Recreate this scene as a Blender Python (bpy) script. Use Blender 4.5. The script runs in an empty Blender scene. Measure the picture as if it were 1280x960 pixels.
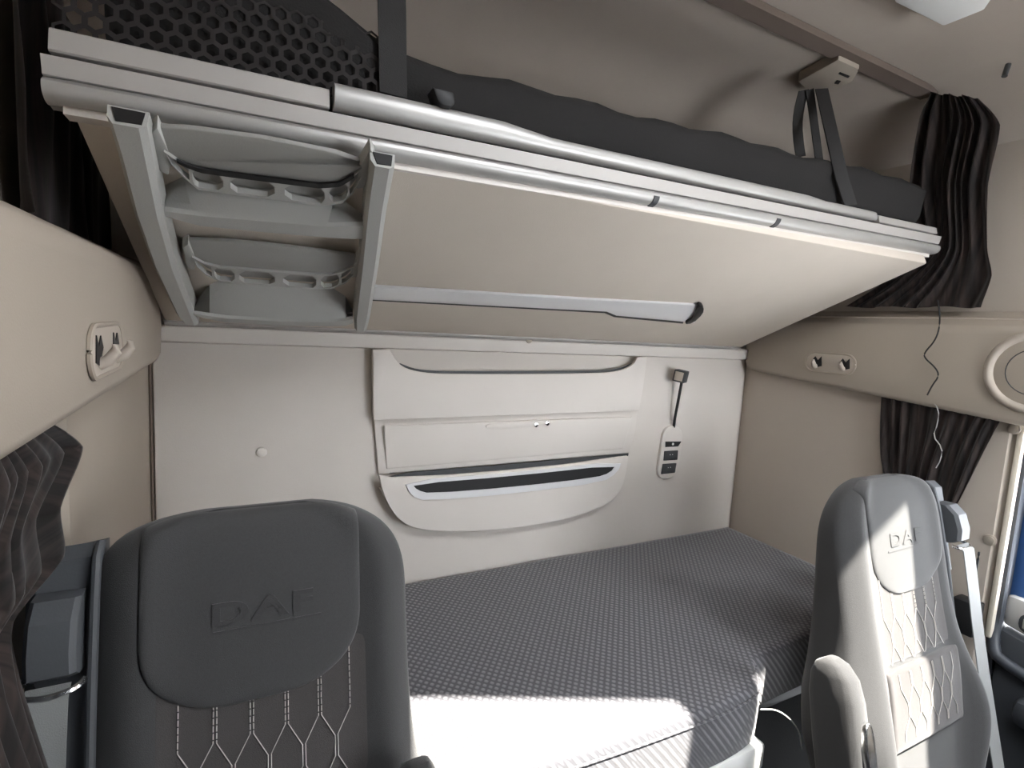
import bpy, bmesh, math, random
from mathutils import Vector, Matrix
C = bpy.context.scene
COL = C.collection
random.seed(7)

# ------------------------------------------------------------------ camera
cam = bpy.data.objects.new('camera', bpy.data.cameras.new('camera'))
COL.objects.link(cam)
cam.data.sensor_width = 36.0
cam.data.lens = 18.45
cam.data.clip_start = 0.02
cam.matrix_world = Matrix(((0.89022, 0.00000, -0.45553, 0.22), (-0.45202, 0.12386, -0.88337, -1.55), (0.05642, 0.99230, 0.11026, 1.62), (0, 0, 0, 1)))
C.camera = cam

# ------------------------------------------------------------------ world, sun, exposure
W = bpy.data.worlds.new('daylight')
C.world = W
W.use_nodes = True
wn = W.node_tree.nodes
wn['Background'].inputs['Color'].default_value = (0.93, 0.96, 1.0, 1)
wn['Background'].inputs['Strength'].default_value = 13.5
sun = bpy.data.objects.new('sun', bpy.data.lights.new('sun', 'SUN'))
COL.objects.link(sun)
sun.data.energy = 27.0
sun.data.angle = math.radians(0.8)
sun.data.color = (1.0, 0.95, 0.86)
sun.rotation_euler = Vector((-0.13, 0.68, -1.60)).to_track_quat('-Z', 'Y').to_euler()
C.view_settings.view_transform = 'Standard'
C.view_settings.look = 'None'
C.view_settings.gamma = 1.0
C.view_settings.use_curve_mapping = False
C.view_settings.exposure = 0.50
C.cycles.max_bounces = 10
C.cycles.diffuse_bounces = 7
C.cycles.use_denoising = True
C.cycles.caustics_reflective = False
C.cycles.caustics_refractive = False

# ------------------------------------------------------------------ helpers
def mat(name, col, rough=0.6, metal=0.0, bump=None, vary=0.0, vscale=8.0, sheen=0.0, spec=0.4):
    m = bpy.data.materials.new(name); m.use_nodes = True
    nt = m.node_tree; b = nt.nodes['Principled BSDF']
    b.inputs['Base Color'].default_value = (*col, 1)
    b.inputs['Roughness'].default_value = rough
    b.inputs['Metallic'].default_value = metal
    b.inputs['Specular IOR Level'].default_value = spec
    if sheen: b.inputs['Sheen Weight'].default_value = sheen
    tc = nt.nodes.new('ShaderNodeTexCoord')
    if vary:
        nz = nt.nodes.new('ShaderNodeTexNoise'); nz.inputs['Scale'].default_value = vscale
        nz.inputs['Detail'].default_value = 4
        nt.links.new(tc.outputs['Object'], nz.inputs['Vector'])
        mx = nt.nodes.new('ShaderNodeMix'); mx.data_type = 'RGBA'
        mx.inputs[6].default_value = (*[c * (1 - vary) for c in col], 1)
        mx.inputs[7].default_value = (*[min(1, c * (1 + vary)) for c in col], 1)
        nt.links.new(nz.outputs['Fac'], mx.inputs[0])
        nt.links.new(mx.outputs[2], b.inputs['Base Color'])
    if bump:
        sc, st = bump
        nb = nt.nodes.new('ShaderNodeTexNoise'); nb.inputs['Scale'].default_value = sc
        nb.inputs['Detail'].default_value = 2
        nt.links.new(tc.outputs['Object'], nb.inputs['Vector'])
        bp = nt.nodes.new('ShaderNodeBump'); bp.inputs['Strength'].default_value = st
        bp.inputs['Distance'].default_value = 0.002
        nt.links.new(nb.outputs['Fac'], bp.inputs['Height'])
        nt.links.new(bp.outputs['Normal'], b.inputs['Normal'])
    return m

def obj(name, bm, m, parent=None, smooth=True, angle=38, kind=None):
    """bm holds world coordinates; the object is linked as one mesh under parent."""
    org = parent['_o'] if parent is not None and '_o' in parent else (0, 0, 0)
    org = Vector(org)
    if org.length: bmesh.ops.translate(bm, verts=bm.verts, vec=-org)
    bmesh.ops.recalc_face_normals(bm, faces=bm.faces)
    me = bpy.data.meshes.new(name); bm.to_mesh(me); bm.free()
    if smooth:
        for p in me.polygons: p.use_smooth = True
        me.set_sharp_from_angle(angle=math.radians(angle))
    me.materials.append(m)
    o = bpy.data.objects.new(name, me); COL.objects.link(o)
    if parent is not None:
        o.parent = parent
        o['_o'] = tuple(org)
    if kind: o['kind'] = kind
    return o

def thing(name, label, cat, loc=(0, 0, 0), group=None):
    o = bpy.data.objects.new(name, None); COL.objects.link(o)
    o.location = loc; o['_o'] = tuple(loc)
    o.empty_display_size = 0.05
    o['label'] = label; o['category'] = cat
    if group: o['group'] = group
    return o

def tag(o, label, cat, group=None):
    o['label'] = label; o['category'] = cat
    if group: o['group'] = group
    return o

def join(*bms):
    out = bms[0]
    for b in bms[1:]:
        me = bpy.data.meshes.new('t'); b.to_mesh(me); b.free()
        out.from_mesh(me); bpy.data.meshes.remove(me)
    return out

def bev(bm, r, seg=2, edges=None, ang=25):
    if r <= 0: return bm
    es = edges or [e for e in bm.edges if len(e.link_faces) == 2 and e.calc_face_angle(0) > math.radians(ang)]
    bmesh.ops.bevel(bm, geom=es, offset=r, segments=seg, profile=0.5, affect='EDGES', clamp_overlap=True)
    return bm

def box(x0, x1, y0, y1, z0, z1, r=0.0, seg=2):
    bm = bmesh.new()
    bmesh.ops.create_cube(bm, size=1)
    bmesh.ops.scale(bm, vec=(x1 - x0, y1 - y0, z1 - z0), verts=bm.verts)
    bmesh.ops.translate(bm, vec=((x0 + x1) / 2, (y0 + y1) / 2, (z0 + z1) / 2), verts=bm.verts)
    return bev(bm, r, seg)

def prism(pts, vec, r=0.0, seg=2):
    """polygon of 3D points swept along vec."""
    bm = bmesh.new()
    vs = [bm.verts.new(p) for p in pts]
    f = bm.faces.new(vs)
    g = bmesh.ops.extrude_face_region(bm, geom=[f])
    bmesh.ops.translate(bm, vec=vec, verts=[v for v in g['geom'] if isinstance(v, bmesh.types.BMVert)])
    bmesh.ops.recalc_face_normals(bm, faces=bm.faces)
    return bev(bm, r, seg, ang=40)

def wallpoly(pts, y0, y1, r=0.0, seg=2):
    """(x,z) outline on the back wall between depths y0 and y1."""
    return prism([(x, y0, z) for x, z in pts], (0, y1 - y0, 0), r, seg)

def smooth_poly(pts, n=3):
    """Chaikin corner cutting, closed."""
    for _ in range(n):
        out = []
        for i in range(len(pts)):
            a = Vector(pts[i]); b = Vector(pts[(i + 1) % len(pts)])
            out += [tuple(a.lerp(b, .25)), tuple(a.lerp(b, .75))]
        pts = out
    return pts

def smooth_line(pts, n=3):
    for _ in range(n):
        out = [tuple(pts[0])]
        for i in range(len(pts) - 1):
            a = Vector(pts[i]); b = Vector(pts[i + 1])
            out += [tuple(a.lerp(b, .25)), tuple(a.lerp(b, .75))]
        out.append(tuple(pts[-1])); pts = out
    return pts

def loft(rings, closed=True, caps=True):
    bm = bmesh.new()
    R_ = [[bm.verts.new(p) for p in r] for r in rings]
    n = len(rings[0])
    for a, b in zip(R_, R_[1:]):
        for i in range(n if closed else n - 1):
            j = (i + 1) % n
            try: bm.faces.new((a[i], a[j], b[j], b[i]))
            except ValueError: pass
    if closed and caps:
        bm.faces.new(R_[0][::-1]); bm.faces.new(R_[-1])
    return bm

def tube(path, r, n=10):
    path = [Vector(p) for p in path]
    rings = []
    up = Vector((0, 0, 1))
    for i, p in enumerate(path):
        t = (path[min(i + 1, len(path) - 1)] - path[max(i - 1, 0)]).normalized()
        a = t.cross(up)
        if a.length < 1e-3: a = t.cross(Vector((0, 1, 0)))
        a.normalize(); b = t.cross(a)
        rr = r[i] if isinstance(r, (list, tuple)) else r
        rings.append([p + a * math.cos(2 * math.pi * k / n) * rr + b * math.sin(2 * math.pi * k / n) * rr for k in range(n)])
    return loft(rings)

def sweep_profile(profile, path_fn, n):
    """profile: (a,b) pairs; path_fn(t,a,b)->3D point."""
    return loft([[path_fn(i / n, a, b) for a, b in profile] for i in range(n + 1)])

def band(path, width_vec, thick_vec):
    """flat strap following path; width_vec and thick_vec constant or per-point lists."""
    rings = []
    for i, p in enumerate(path):
        p = Vector(p)
        w = Vector(width_vec[i] if isinstance(width_vec, list) else width_vec) / 2
        t = Vector(thick_vec[i] if isinstance(thick_vec, list) else thick_vec) / 2
        rings.append([p - w - t, p + w - t, p + w + t, p - w + t])
    return loft(rings)

def cyl(c, axis, r, h, n=32, r2=None, bevel=0.0):
    bm = bmesh.new()
    bmesh.ops.create_cone(bm, cap_ends=True, segments=n, radius1=r, radius2=r if r2 is None else r2, depth=h)
    if bevel: bev(bm, bevel, 2, ang=50)
    q = Vector((0, 0, 1)).rotation_difference(Vector(axis).normalized())
    bmesh.ops.transform(bm, matrix=Matrix.Translation(Vector(c)) @ q.to_matrix().to_4x4(), verts=bm.verts)
    return bm

# ------------------------------------------------------------------ materials
M = {}
M['beige'] = mat('beige_plastic', (0.37, 0.32, 0.265), 0.62, bump=(420, .10), vary=.03)
M['beige_light'] = mat('light_beige_plastic', (0.70, 0.655, 0.61), 0.6, bump=(420, .10), vary=.03)
M['beige_mid'] = mat('mid_beige_plastic', (0.45, 0.395, 0.335), 0.6, bump=(420, .10), vary=.03)
M['liner'] = mat('wall_liner', (0.66, 0.615, 0.57), 0.85, bump=(500, .15), vary=.03)
M['headliner'] = mat('headliner_felt', (0.41, 0.355, 0.305), 0.95, bump=(600, .25), vary=.05)
M['bunk_felt'] = mat('bunk_felt', (0.63, 0.565, 0.49), 0.95, bump=(600, .25), vary=.04)
M['ladder'] = mat('ladder_plastic', (0.40, 0.40, 0.38), 0.5, bump=(380, .12))
M['alu'] = mat('satin_aluminium', (0.44, 0.43, 0.415), 0.42, metal=.45, vary=.02)
M['alu_dull'] = mat('dull_aluminium', (0.45, 0.43, 0.41), 0.55, metal=.3, vary=.04)
M['silver'] = mat('silver_paint', (0.80, 0.80, 0.81), 0.3, metal=.25)
M['black'] = mat('black_plastic', (0.012, 0.012, 0.013), 0.5)
M['darkgrey'] = mat('dark_grey_plastic', (0.045, 0.048, 0.052), 0.5, bump=(300, .1))
M['housing'] = mat('belt_housing_plastic', (0.085, 0.09, 0.098), 0.55, bump=(300, .1))
M['chrome'] = mat('bright_metal', (0.75, 0.75, 0.75), 0.2, metal=1)
M['web'] = mat('seat_belt_webbing', (0.22, 0.225, 0.225), 0.7, bump=(700, .3))
M['strap'] = mat('strap_webbing', (0.022, 0.021, 0.021), 0.8, bump=(700, .3))
M['bunk_mattress'] = mat('bunk_mattress_cloth', (0.016, 0.015, 0.015), 0.95, bump=(300, .4), vary=.2)
M['net'] = mat('net_cord', (0.05, 0.045, 0.045), 0.8)
M['blue'] = mat('blue_body_paint', (0.035, 0.095, 0.25), 0.3)
M['white'] = mat('white_plastic', (0.75, 0.75, 0.73), 0.45)
M['seal'] = mat('rubber_seal', (0.05, 0.055, 0.065), 0.45)
M['floor'] = mat('floor_mat', (0.025, 0.026, 0.028), 0.9, bump=(200, .3), vary=.2)
M['thread'] = mat('pale_stitching', (0.50, 0.47, 0.44), 0.8)
M['door'] = mat('door_trim_plastic', (0.50, 0.49, 0.47), 0.55, bump=(300, .1))
M['door_dark'] = mat('door_dark_plastic', (0.055, 0.06, 0.068), 0.55, bump=(300, .1))

M['roof_strip'] = mat('roof_strip_cloth', (0.155, 0.12, 0.10), .9, bump=(500, .3))
def fabric(name, col, scale=900, st=.35, vary=.12):
    return mat(name, col, 0.92, bump=(scale, st), vary=vary, vscale=300, sheen=0.25, spec=.2)
M['seat'] = fabric('seat_fabric', (0.050, 0.050, 0.051))
M['seat_pad'] = fabric('headrest_fabric', (0.058, 0.058, 0.059))
M['seat_insert'] = fabric('seat_insert_fabric', (0.066, 0.061, 0.060))
M['emboss'] = fabric('embossed_fabric', (0.052, 0.052, 0.053))

def curtain_mat():
    m = mat('dark_brown_curtain', (0.03, 0.022, 0.02), 0.75, sheen=.3)
    nt = m.node_tree; b = nt.nodes['Principled BSDF']
    tc = [n for n in nt.nodes if n.type == 'TEX_COORD'][0]
    mp = nt.nodes.new('ShaderNodeMapping'); mp.inputs['Scale'].default_value = (1, 90, 6)
    nz = nt.nodes.new('ShaderNodeTexNoise'); nz.inputs['Scale'].default_value = 1.0; nz.inputs['Detail'].default_value = 5
    cr = nt.nodes.new('ShaderNodeValToRGB')
    cr.color_ramp.elements[0].position = .40; cr.color_ramp.elements[0].color = (0.018, 0.014, 0.013, 1)
    cr.color_ramp.elements[1].position = .72; cr.color_ramp.elements[1].color = (0.085, 0.06, 0.053, 1)
    nt.links.new(tc.outputs['Object'], mp.inputs['Vector']); nt.links.new(mp.outputs['Vector'], nz.inputs['Vector'])
    nt.links.new(nz.outputs['Fac'], cr.inputs['Fac']); nt.links.new(cr.outputs['Color'], b.inputs['Base Color'])
    return m
M['curtain'] = curtain_mat()

def weave_mat():
    """knitted mattress cover: a tight diagonal cell pattern as bump and tone."""
    m = mat('knitted_mattress_cover', (0.05, 0.05, 0.055), 0.9, sheen=.3, spec=.25)
    nt = m.node_tree; b = nt.nodes['Principled BSDF']
    tc = [n for n in nt.nodes if n.type == 'TEX_COORD'][0]
    outs = []
    for rot in (math.radians(32), math.radians(-38)):
        mp = nt.nodes.new('ShaderNodeMapping'); mp.inputs['Rotation'].default_value = (0, .7, rot)
        wv = nt.nodes.new('ShaderNodeTexWave'); wv.inputs['Scale'].default_value = 26; wv.wave_profile = 'SIN'
        wv.inputs['Distortion'].default_value = .6; wv.inputs['Detail Scale'].default_value = 3
        nt.links.new(tc.outputs['Object'], mp.inputs['Vector']); nt.links.new(mp.outputs['Vector'], wv.inputs['Vector'])
        outs.append(wv.outputs['Fac'])
    mul = nt.nodes.new('ShaderNodeMath'); mul.operation = 'MULTIPLY'
    nt.links.new(outs[0], mul.inputs[0]); nt.links.new(outs[1], mul.inputs[1])
    cr = nt.nodes.new('ShaderNodeValToRGB')
    cr.color_ramp.elements[0].position = .05; cr.color_ramp.elements[0].color = (0.075, 0.075, 0.084, 1)
    cr.color_ramp.elements[1].position = .55; cr.color_ramp.elements[1].color = (0.185, 0.183, 0.196, 1)
    nt.links.new(mul.outputs[0], cr.inputs['Fac']); nt.links.new(cr.outputs['Color'], b.inputs['Base Color'])
    bp = nt.nodes.new('ShaderNodeBump'); bp.inputs['Strength'].default_value = .5; bp.inputs['Distance'].default_value = .003
    nt.links.new(mul.outputs[0], bp.inputs['Height']); nt.links.new(bp.outputs['Normal'], b.inputs['Normal'])
    return m
M['weave'] = weave_mat()

def glass_mat():
    m = bpy.data.materials.new('window_glass'); m.use_nodes = True
    nt = m.node_tree; nt.nodes.clear()
    out = nt.nodes.new('ShaderNodeOutputMaterial'); mx = nt.nodes.new('ShaderNodeMixShader')
    tr = nt.nodes.new('ShaderNodeBsdfTransparent'); gl = nt.nodes.new('ShaderNodeBsdfGlossy'); gl.inputs['Roughness'].default_value = .02
    mx.inputs[0].default_value = .06
    nt.links.new(tr.outputs[0], mx.inputs[1]); nt.links.new(gl.outputs[0], mx.inputs[2]); nt.links.new(mx.outputs[0], out.inputs[0])
    return m
M['glass'] = glass_mat()

# ================================================================== THE SETTING
WD = 2.14                       # width between the sleeper side walls
obj('floor', box(-.15, WD + .15, -2.4, .06, -.06, 0), M['floor'], kind='structure')
obj('wall_back', box(-.15, WD + .15, 0, .06, 0, 2.42), M['liner'], kind='structure')

def wall_section(pts, z0, z1):
    return prism([(x, y, z0) for x, y in pts], (0, 0, z1 - z0))
# side walls: sleeper part up to the door pillar, recessed above the shelves, header over the doors
wl = join(wall_section([(.012, -.001), (.010, -.03), (-.008, -.22), (-.008, -.595), (-.02, -.605), (-.12, -.605), (-.12, -.001)], 0, 1.72),
          wall_section([(-.08, -.001), (-.08, -2.4), (-.12, -2.4), (-.12, -.001)], 1.45, 2.35))
obj('wall_left', wl, M['beige'], kind='structure')
obj('door_2', wall_section([(-.09, -.606), (-.09, -2.4), (-.12, -2.4), (-.12, -.606)], 0, 1.46), M['door_dark'], kind='structure')
wr = join(wall_section([(WD + .006, -.001), (WD - .004, -.03), (WD, -.10), (WD, -.895), (WD + .02, -.91), (WD + .12, -.91), (WD + .12, -.001)], 0, 1.72),
          wall_section([(WD + .06, -.001), (WD + .06, -2.4), (WD + .12, -2.4), (WD + .12, -.001)], 1.45, 2.35),
          wall_section([(WD + .085, -1.36), (WD + .085, -2.4), (WD + .12, -2.4), (WD + .12, -1.36)], 0, 1.46))
obj('wall_right', wr, M['beige_mid'], kind='structure')
wf = join(box(-.12, WD + .12, -2.40, -2.34, 0, 1.05), box(-.12, WD + .12, -2.40, -2.34, 1.80, 2.42),
          box(-.12, 1.45, -2.40, -2.34, 1.05, 1.80), box(WD - .02, WD + .12, -2.40, -2.34, 1.05, 1.80))
obj('wall_front', wf, M['door_dark'], kind='structure')

HX0, HX1, HY0, HY1 = .60, 1.84, -1.80, -1.18      # roof hatch opening
def ceil_z(x, y):
    z = 2.40
    e = max(0, abs(x - WD / 2) - .97)
    z -= .19 * min(1, e / .16) ** 2.0
    c = max(0, y + .36)
    z -= .30 * (c / .36) ** 2.4
    return z
bm = bmesh.new()
xs = sorted(set([-.14 + i * (WD + .28) / 36 for i in range(37)] + [HX0, HX1]))
ys = sorted(set([-2.4 + i * 2.42 / 40 for i in range(41)] + [HY0, HY1]))
gv = {}
for i, x in enumerate(xs):
    for j, y in enumerate(ys):
        for k in (0, 1): gv[i, j, k] = bm.verts.new((x, y, ceil_z(x, y) + .06 * k))
def hole(i, j):
    xm = (xs[i] + xs[i + 1]) / 2; ym = (ys[j] + ys[j + 1]) / 2
    return HX0 < xm < HX1 and HY0 < ym < HY1
for i in range(len(xs) - 1):
    for j in range(len(ys) - 1):
        if hole(i, j): continue
        for k in (0, 1): bm.faces.new((gv[i, j, k], gv[i + 1, j, k], gv[i + 1, j + 1, k], gv[i, j + 1, k]))
for e in [e for e in bm.edges if len(e.link_faces) == 1]:
    pass
edges = [e for e in bm.edges if len(e.link_faces) == 1 and all(abs(v.co.z - ceil_z(v.co.x, v.co.y)) < 1e-4 for v in e.verts)]
key = {(round(v.co.x, 4), round(v.co.y, 4), abs(v.co.z - ceil_z(v.co.x, v.co.y)) > .03): v for v in bm.verts}
for e in edges:
    a, b = e.verts
    bm.faces.new((a, b, key[round(b.co.x, 4), round(b.co.y, 4), True], key[round(a.co.x, 4), round(a.co.y, 4), True]))
# added slab over the hatch, out of view, outlined to shape the sun patches
sun_mask = prism([(x, y, 2.405) for x, y in [(.58, -1.16), (1.86, -1.16), (1.86, -1.35), (1.46, -1.46), (1.46, -1.82), (1.22, -1.82), (1.22, -1.44), (.72, -1.22), (.58, -1.17)]], (0, 0, .02))
bm = join(bm, sun_mask)
obj('ceiling', bm, M['headliner'], kind='structure', angle=60)

# horizontal ledge on the back wall under the bunk
tr = prism([(0, -.001, 1.575), (0, -.030, 1.575), (0, -.034, 1.570), (0, -.030, 1.535), (0, -.001, 1.530)], (WD - .02, 0, 0), .003)
bmesh.ops.translate(tr, verts=tr.verts, vec=(.01, 0, 0))
obj('trim_1', tr, M['beige_light'], kind='structure')
# back wall liner with a rounded left edge, leaving the dark joint at the corner
obj('trim_2', box(.022, WD - .012, -.009, -.001, .40, 1.532, .004), M['liner'], kind='structure')
obj('trim_6', tube([(.017, -.004, .5), (.016, -.004, 1.2), (.015, -.004, 1.53)], .0035, 8), M['roof_strip'], kind='structure')
# brown roof strip across the ceiling
st = []
for i in range(25):
    x = .10 + i / 24 * 2.0
    z = 2.398
    st.append([(x, -.630, z - .002), (x, -.625, z - .014), (x, -.578, z - .014), (x, -.573, z - .002), (x, -.578, z + .004), (x, -.625, z + .004)])
obj('trim_3', loft(st), M['roof_strip'], kind='structure')

# ------------------------------------------------------------------ right door (closed) with blue frame and window
d = bpy.data.objects.new('door_1', None); COL.objects.link(d); d['kind'] = 'structure'; d['_o'] = (0, 0, 0)
DX = WD + .065
obj('door_frame', join(box(DX, DX + .05, -.972, -.925, .90, 1.50, .008), box(DX, DX + .05, -1.36, -.93, 1.44, 1.50, .005),
                       box(DX, DX + .05, -1.36, -1.31, .90, 1.50, .008)), M['blue'], d)
obj('upper_trim_panel', prism([(DX + .03, y, z) for y, z in [(-.93, .93), (-1.36, .93), (-1.36, .76), (-.93, .84)]], (-.05, 0, 0), .012), M['door'], d)
ha = obj('lock_recess', prism([(DX - .021, -.985 + y, .868 + z) for y, z in smooth_poly([(-.018, -.025), (.018, -.025), (.018, .025), (-.018, .025)], 2)], (-.004, 0, 0), .001), M['door_dark'], d)
obj('lock_button', box(DX - .031, DX - .024, -.993, -.977, .853, .883, .003), M['door'], d)
obj('lower_trim_panel', join(prism([(DX + .03, y, z) for y, z in [(-.93, .835), (-1.36, .755), (-1.36, .22), (-.93, .22)]], (-.07, 0, 0), .02),
                             box(DX - .10, DX - .03, -1.33, -1.0, .60, .68, .025)), M['door_dark'], d)
w = obj('window_1', box(DX + .02, DX + .026, -1.31, -.970, .93, 1.445), M['glass'], kind='structure')
# rubber door seal along the pillar
obj('trim_4', tube(smooth_line([(WD + .045, -.915, 1.45), (WD + .045, -.918, 1.10), (WD + .040, -.920, .84), (WD + .02, -.925, .78), (WD + .01, -.95, .74), (WD + .01, -1.3, .70)], 2), .016), M['seal'], kind='structure')
M['lit_edge'] = mat('lit_cream_pillar_edge', (0.66, 0.60, 0.50), .5)  # paler cream than the wall: sunlight on the pillar face put into colour
obj('trim_7', box(WD + .024, WD + .11, -.932, -.909, .10, 1.47), M['seal'], kind='structure')
obj('trim_5', box(WD + .001, WD + .022, -.925, -.9105, .80, 1.45, .003), M['lit_edge'], kind='structure')

# ================================================================== SIDE SHELVES
def shelf(side):
    """long moulded console under the upper side curtain; side 0 = left, 1 = right"""
    right = side == 1
    t = thing('side_shelf', 'long beige side console on the right wall with round speaker ring' if right else
              'long beige side console on the left wall with double hook plate, no speaker', 'shelf',
              (WD if right else 0, -.8, 1.49))
    fx = (lambda a: WD - a) if right else (lambda a: a)
    rings = []
    n = 34
    for i in range(n + 1):
        y = -.006 - 1.594 * i / n
        e = min(1, (i / n) / .035) ** .5          # rounded rear end
        zb = 1.492 - (.062 * max(0, -y - .05) / .83 if right else .01 * -y)
        zb += .02 * (1 - e)
        dep = .012 + .035 * e
        zt = 1.700 - .014 * (1 - e)
        zs = 1.742
        pr = [(-.05, zb), (dep - .022, zb), (dep - .006, zb + .004), (dep, zb + .016), (dep + .002, zb + .08), (dep, zt - .03),
              (dep - .004, zt - .008), (dep - .014, zt), (-.055, zs), (-.055, zs - .05)]
        rings.append([(fx(a), y, z) for a, z in pr])
    obj('console', loft(rings), M['beige'], t, angle=50)
    # pill-shaped plate with two coat hooks
    yc, zc, hl, hh = (-.395, 1.551, .090, .035) if right else (-.645, 1.556, .098, .034)
    dep = .0495
    def pill(hl, hh, a0, a1, r):
        pts = []
        for k in range(24):
            an = 2 * math.pi * k / 24
            pts.append((fx(a0), yc + math.copysign(hl - hh, math.cos(an)) + hh * math.cos(an), zc + hh * math.sin(an)))
        return prism(pts, (fx(a1) - fx(a0), 0, 0), r)
    hp = obj('hook_plate', join(pill(hl, hh, dep - .004, dep + .003, .0015)), M['beige_mid'], t)
    rim = []
    for k in range(49):
        an = 2 * math.pi * k / 48
        rim.append((fx(dep + .002), yc + math.copysign(hl - hh, math.cos(an)) + hh * math.cos(an), zc + hh * math.sin(an)))
    obj('plate_rim', tube(rim, .0035, 6), M['beige'], hp)
    for s in (-.05, .05):
        # dark slot with two peaks, and the hook tongue below
        pts = [(-.020, -.012), (-.016, .016), (-.006, .004), (.004, .015), (.014, .002), (-.006, -.016)]
        obj('hook_slot', prism([(fx(dep + .001), yc + s + a * 1.15, zc + b * 1.25 + .002) for a, b in pts], ((-1 if right else 1) * .0035, 0, 0)), M['black'], hp)
        tg = tube([(fx(dep + .002), yc + s, zc - .016), (fx(dep + .012), yc + s, zc - .012), (fx(dep + .020), yc + s, zc + .000), (fx(dep + .020), yc + s, zc + .010)], [.009, .008, .007, .004], 10)
        obj('hook', tg, M['beige_mid'], hp)
    return t, fx
shl, _ = shelf(0)
shr, _ = shelf(1)
# speaker ring and grille on the right shelf
sc_ = Vector((WD - .048, -.945, 1.575))
rg = []
for k in range(41):
    an = 2 * math.pi * k / 40
    rg.append(sc_ + Vector((0, .100 * math.cos(an), .100 * math.sin(an))))
sp = obj('speaker_ring', tube(rg, .012, 10), M['beige_mid'], shr)
obj('speaker_grille', cyl(sc_ + Vector((.0, 0, 0)), (1, 0, 0), .090, .008, 40, bevel=.002), M['beige'], shr)
rg2 = [sc_ + Vector((-.004, .062 * math.cos(2 * math.pi * k / 40), .062 * math.sin(2 * math.pi * k / 40))) for k in range(41)]
obj('grille_groove', tube(rg2, .0014, 6), M['darkgrey'], sp)

# ================================================================== BACK WALL FITTINGS
# storage panel with scooped pocket, middle door and lower flap
sp0 = thing('storage_panel', 'large moulded beige storage panel with scooped pocket and silver slot on the back wall', 'panel', (1.0156, -0.0100, 0.9190))
P1 = [(0.5465, 1.5304), (0.5942, 1.5319)] + smooth_line([(0.5942, 1.5319), (0.6213, 1.4884), (0.6746, 1.4679), (0.7751, 1.4616), (1.3264, 1.4691), (1.4317, 1.4788), (1.4918, 1.5030), (1.5077, 1.5298)], 2)[1:] + \
     [(1.5528, 1.5338), (1.5463, 1.4171), (1.5362, 1.3327), (0.9850, 1.3297), (0.5542, 1.3275)]
up_ = join(wallpoly(P1, -.035, -.045, .004, 3),
           wallpoly([(0.5499, 1.5279), (0.5863, 1.5290), (0.6087, 1.4831), (0.6528, 1.4434), (1.4569, 1.4492), (1.5173, 1.5148), (1.5537, 1.5304), (1.5469, 1.4165), (1.5364, 1.3349), (0.9874, 1.3314), (0.5576, 1.3288)], -.008, -.037, .002))
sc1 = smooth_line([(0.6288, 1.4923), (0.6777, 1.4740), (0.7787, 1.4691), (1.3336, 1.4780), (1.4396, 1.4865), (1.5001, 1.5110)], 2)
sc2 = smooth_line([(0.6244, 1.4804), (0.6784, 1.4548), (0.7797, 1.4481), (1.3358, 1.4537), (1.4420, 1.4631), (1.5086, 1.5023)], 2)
obj('pocket_shade', wallpoly(list(sc1) + list(reversed(sc2)), -.030, -.0345), M['darkgrey'], sp0)  # dark strip behind the scooped lip, standing in for shade in the pocket
obj('upper_pocket', up_, M['beige_light'], sp0)
P2 = [(0.5598, 1.3269), (1.5493, 1.3299), (1.5465, 1.2470), (1.5242, 1.1647), (1.0029, 1.1614), (0.5785, 1.1576)]
mp_ = obj('middle_door', wallpoly(P2, -.008, -.022, .003, 2), M['beige_light'], sp0)
P2b = [(0.5869, 1.3081), (1.5121, 1.3075), (1.4945, 1.1833), (0.6004, 1.1722)]
bmd = bmesh.new()
q = [(x, -.036, z) for x, z in P2b]; q2 = [(x, -.024, z) for x, z in P2b]
# dished face: leans in towards the bottom
prs = prism([(P2b[0][0], -.028, P2b[0][1]), (P2b[1][0], -.028, P2b[1][1]), (P2b[2][0], -.014, P2b[2][1]), (P2b[3][0], -.014, P2b[3][1])], (0, -.010, 0), .004, 3)
obj('door_face', prs, M['beige_light'], mp_)
P3 = smooth_line([(0.5738, 1.1637), (0.5846, 1.1119), (0.6151, 1.0473), (0.6556, 1.0024), (0.7298, 0.9724), (0.9069, 0.9489), (1.1494, 0.9426), (1.3437, 0.9635), (1.4493, 0.9976), (1.4879, 1.0616), (1.4966, 1.1622)], 2)
P3 = list(P3) + [(1.4592, 1.1615), (1.2152, 1.1488), (0.9939, 1.1458), (0.7876, 1.1463), (0.6118, 1.1533)]
obj('pocket_shade', wallpoly([(0.6000, 1.1538), (0.6875, 1.1616), (0.9979, 1.1617), (1.2707, 1.1654), (1.5080, 1.1682), (1.5028, 1.1439), (0.9998, 1.1316), (0.6051, 1.1436)], -.034, -.0395), M['darkgrey'], sp0)  # dark strip along the flap top, shade of the cavity put into colour
P3b = [(0.5798, 1.1165), (0.6226, 1.0429), (0.6634, 1.0002), (0.7356, 0.9730), (0.9112, 0.9499), (1.1552, 0.9440), (1.3470, 0.9656), (1.4493, 1.0005), (1.4929, 1.0922), (1.0021, 1.0931)]
obj('lower_flap', join(wallpoly(P3, -.040, -.052, .005, 3), wallpoly(P3b, -.008, -.043, .003)), M['beige_light'], sp0)
FO = smooth_poly([(0.6470, 1.1420), (1.0097, 1.1378), (1.4640, 1.1474), (1.4496, 1.1060), (1.3800, 1.0726), (1.0142, 1.0665), (0.7166, 1.0729), (0.6707, 1.0927)], 1)
FI = smooth_poly([(0.6719, 1.1299), (1.0104, 1.1269), (1.4395, 1.1340), (1.4166, 1.1056), (1.3532, 1.0928), (1.0128, 1.0885), (0.7284, 1.0945), (0.6900, 1.1083)], 1)
rings = []
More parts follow.
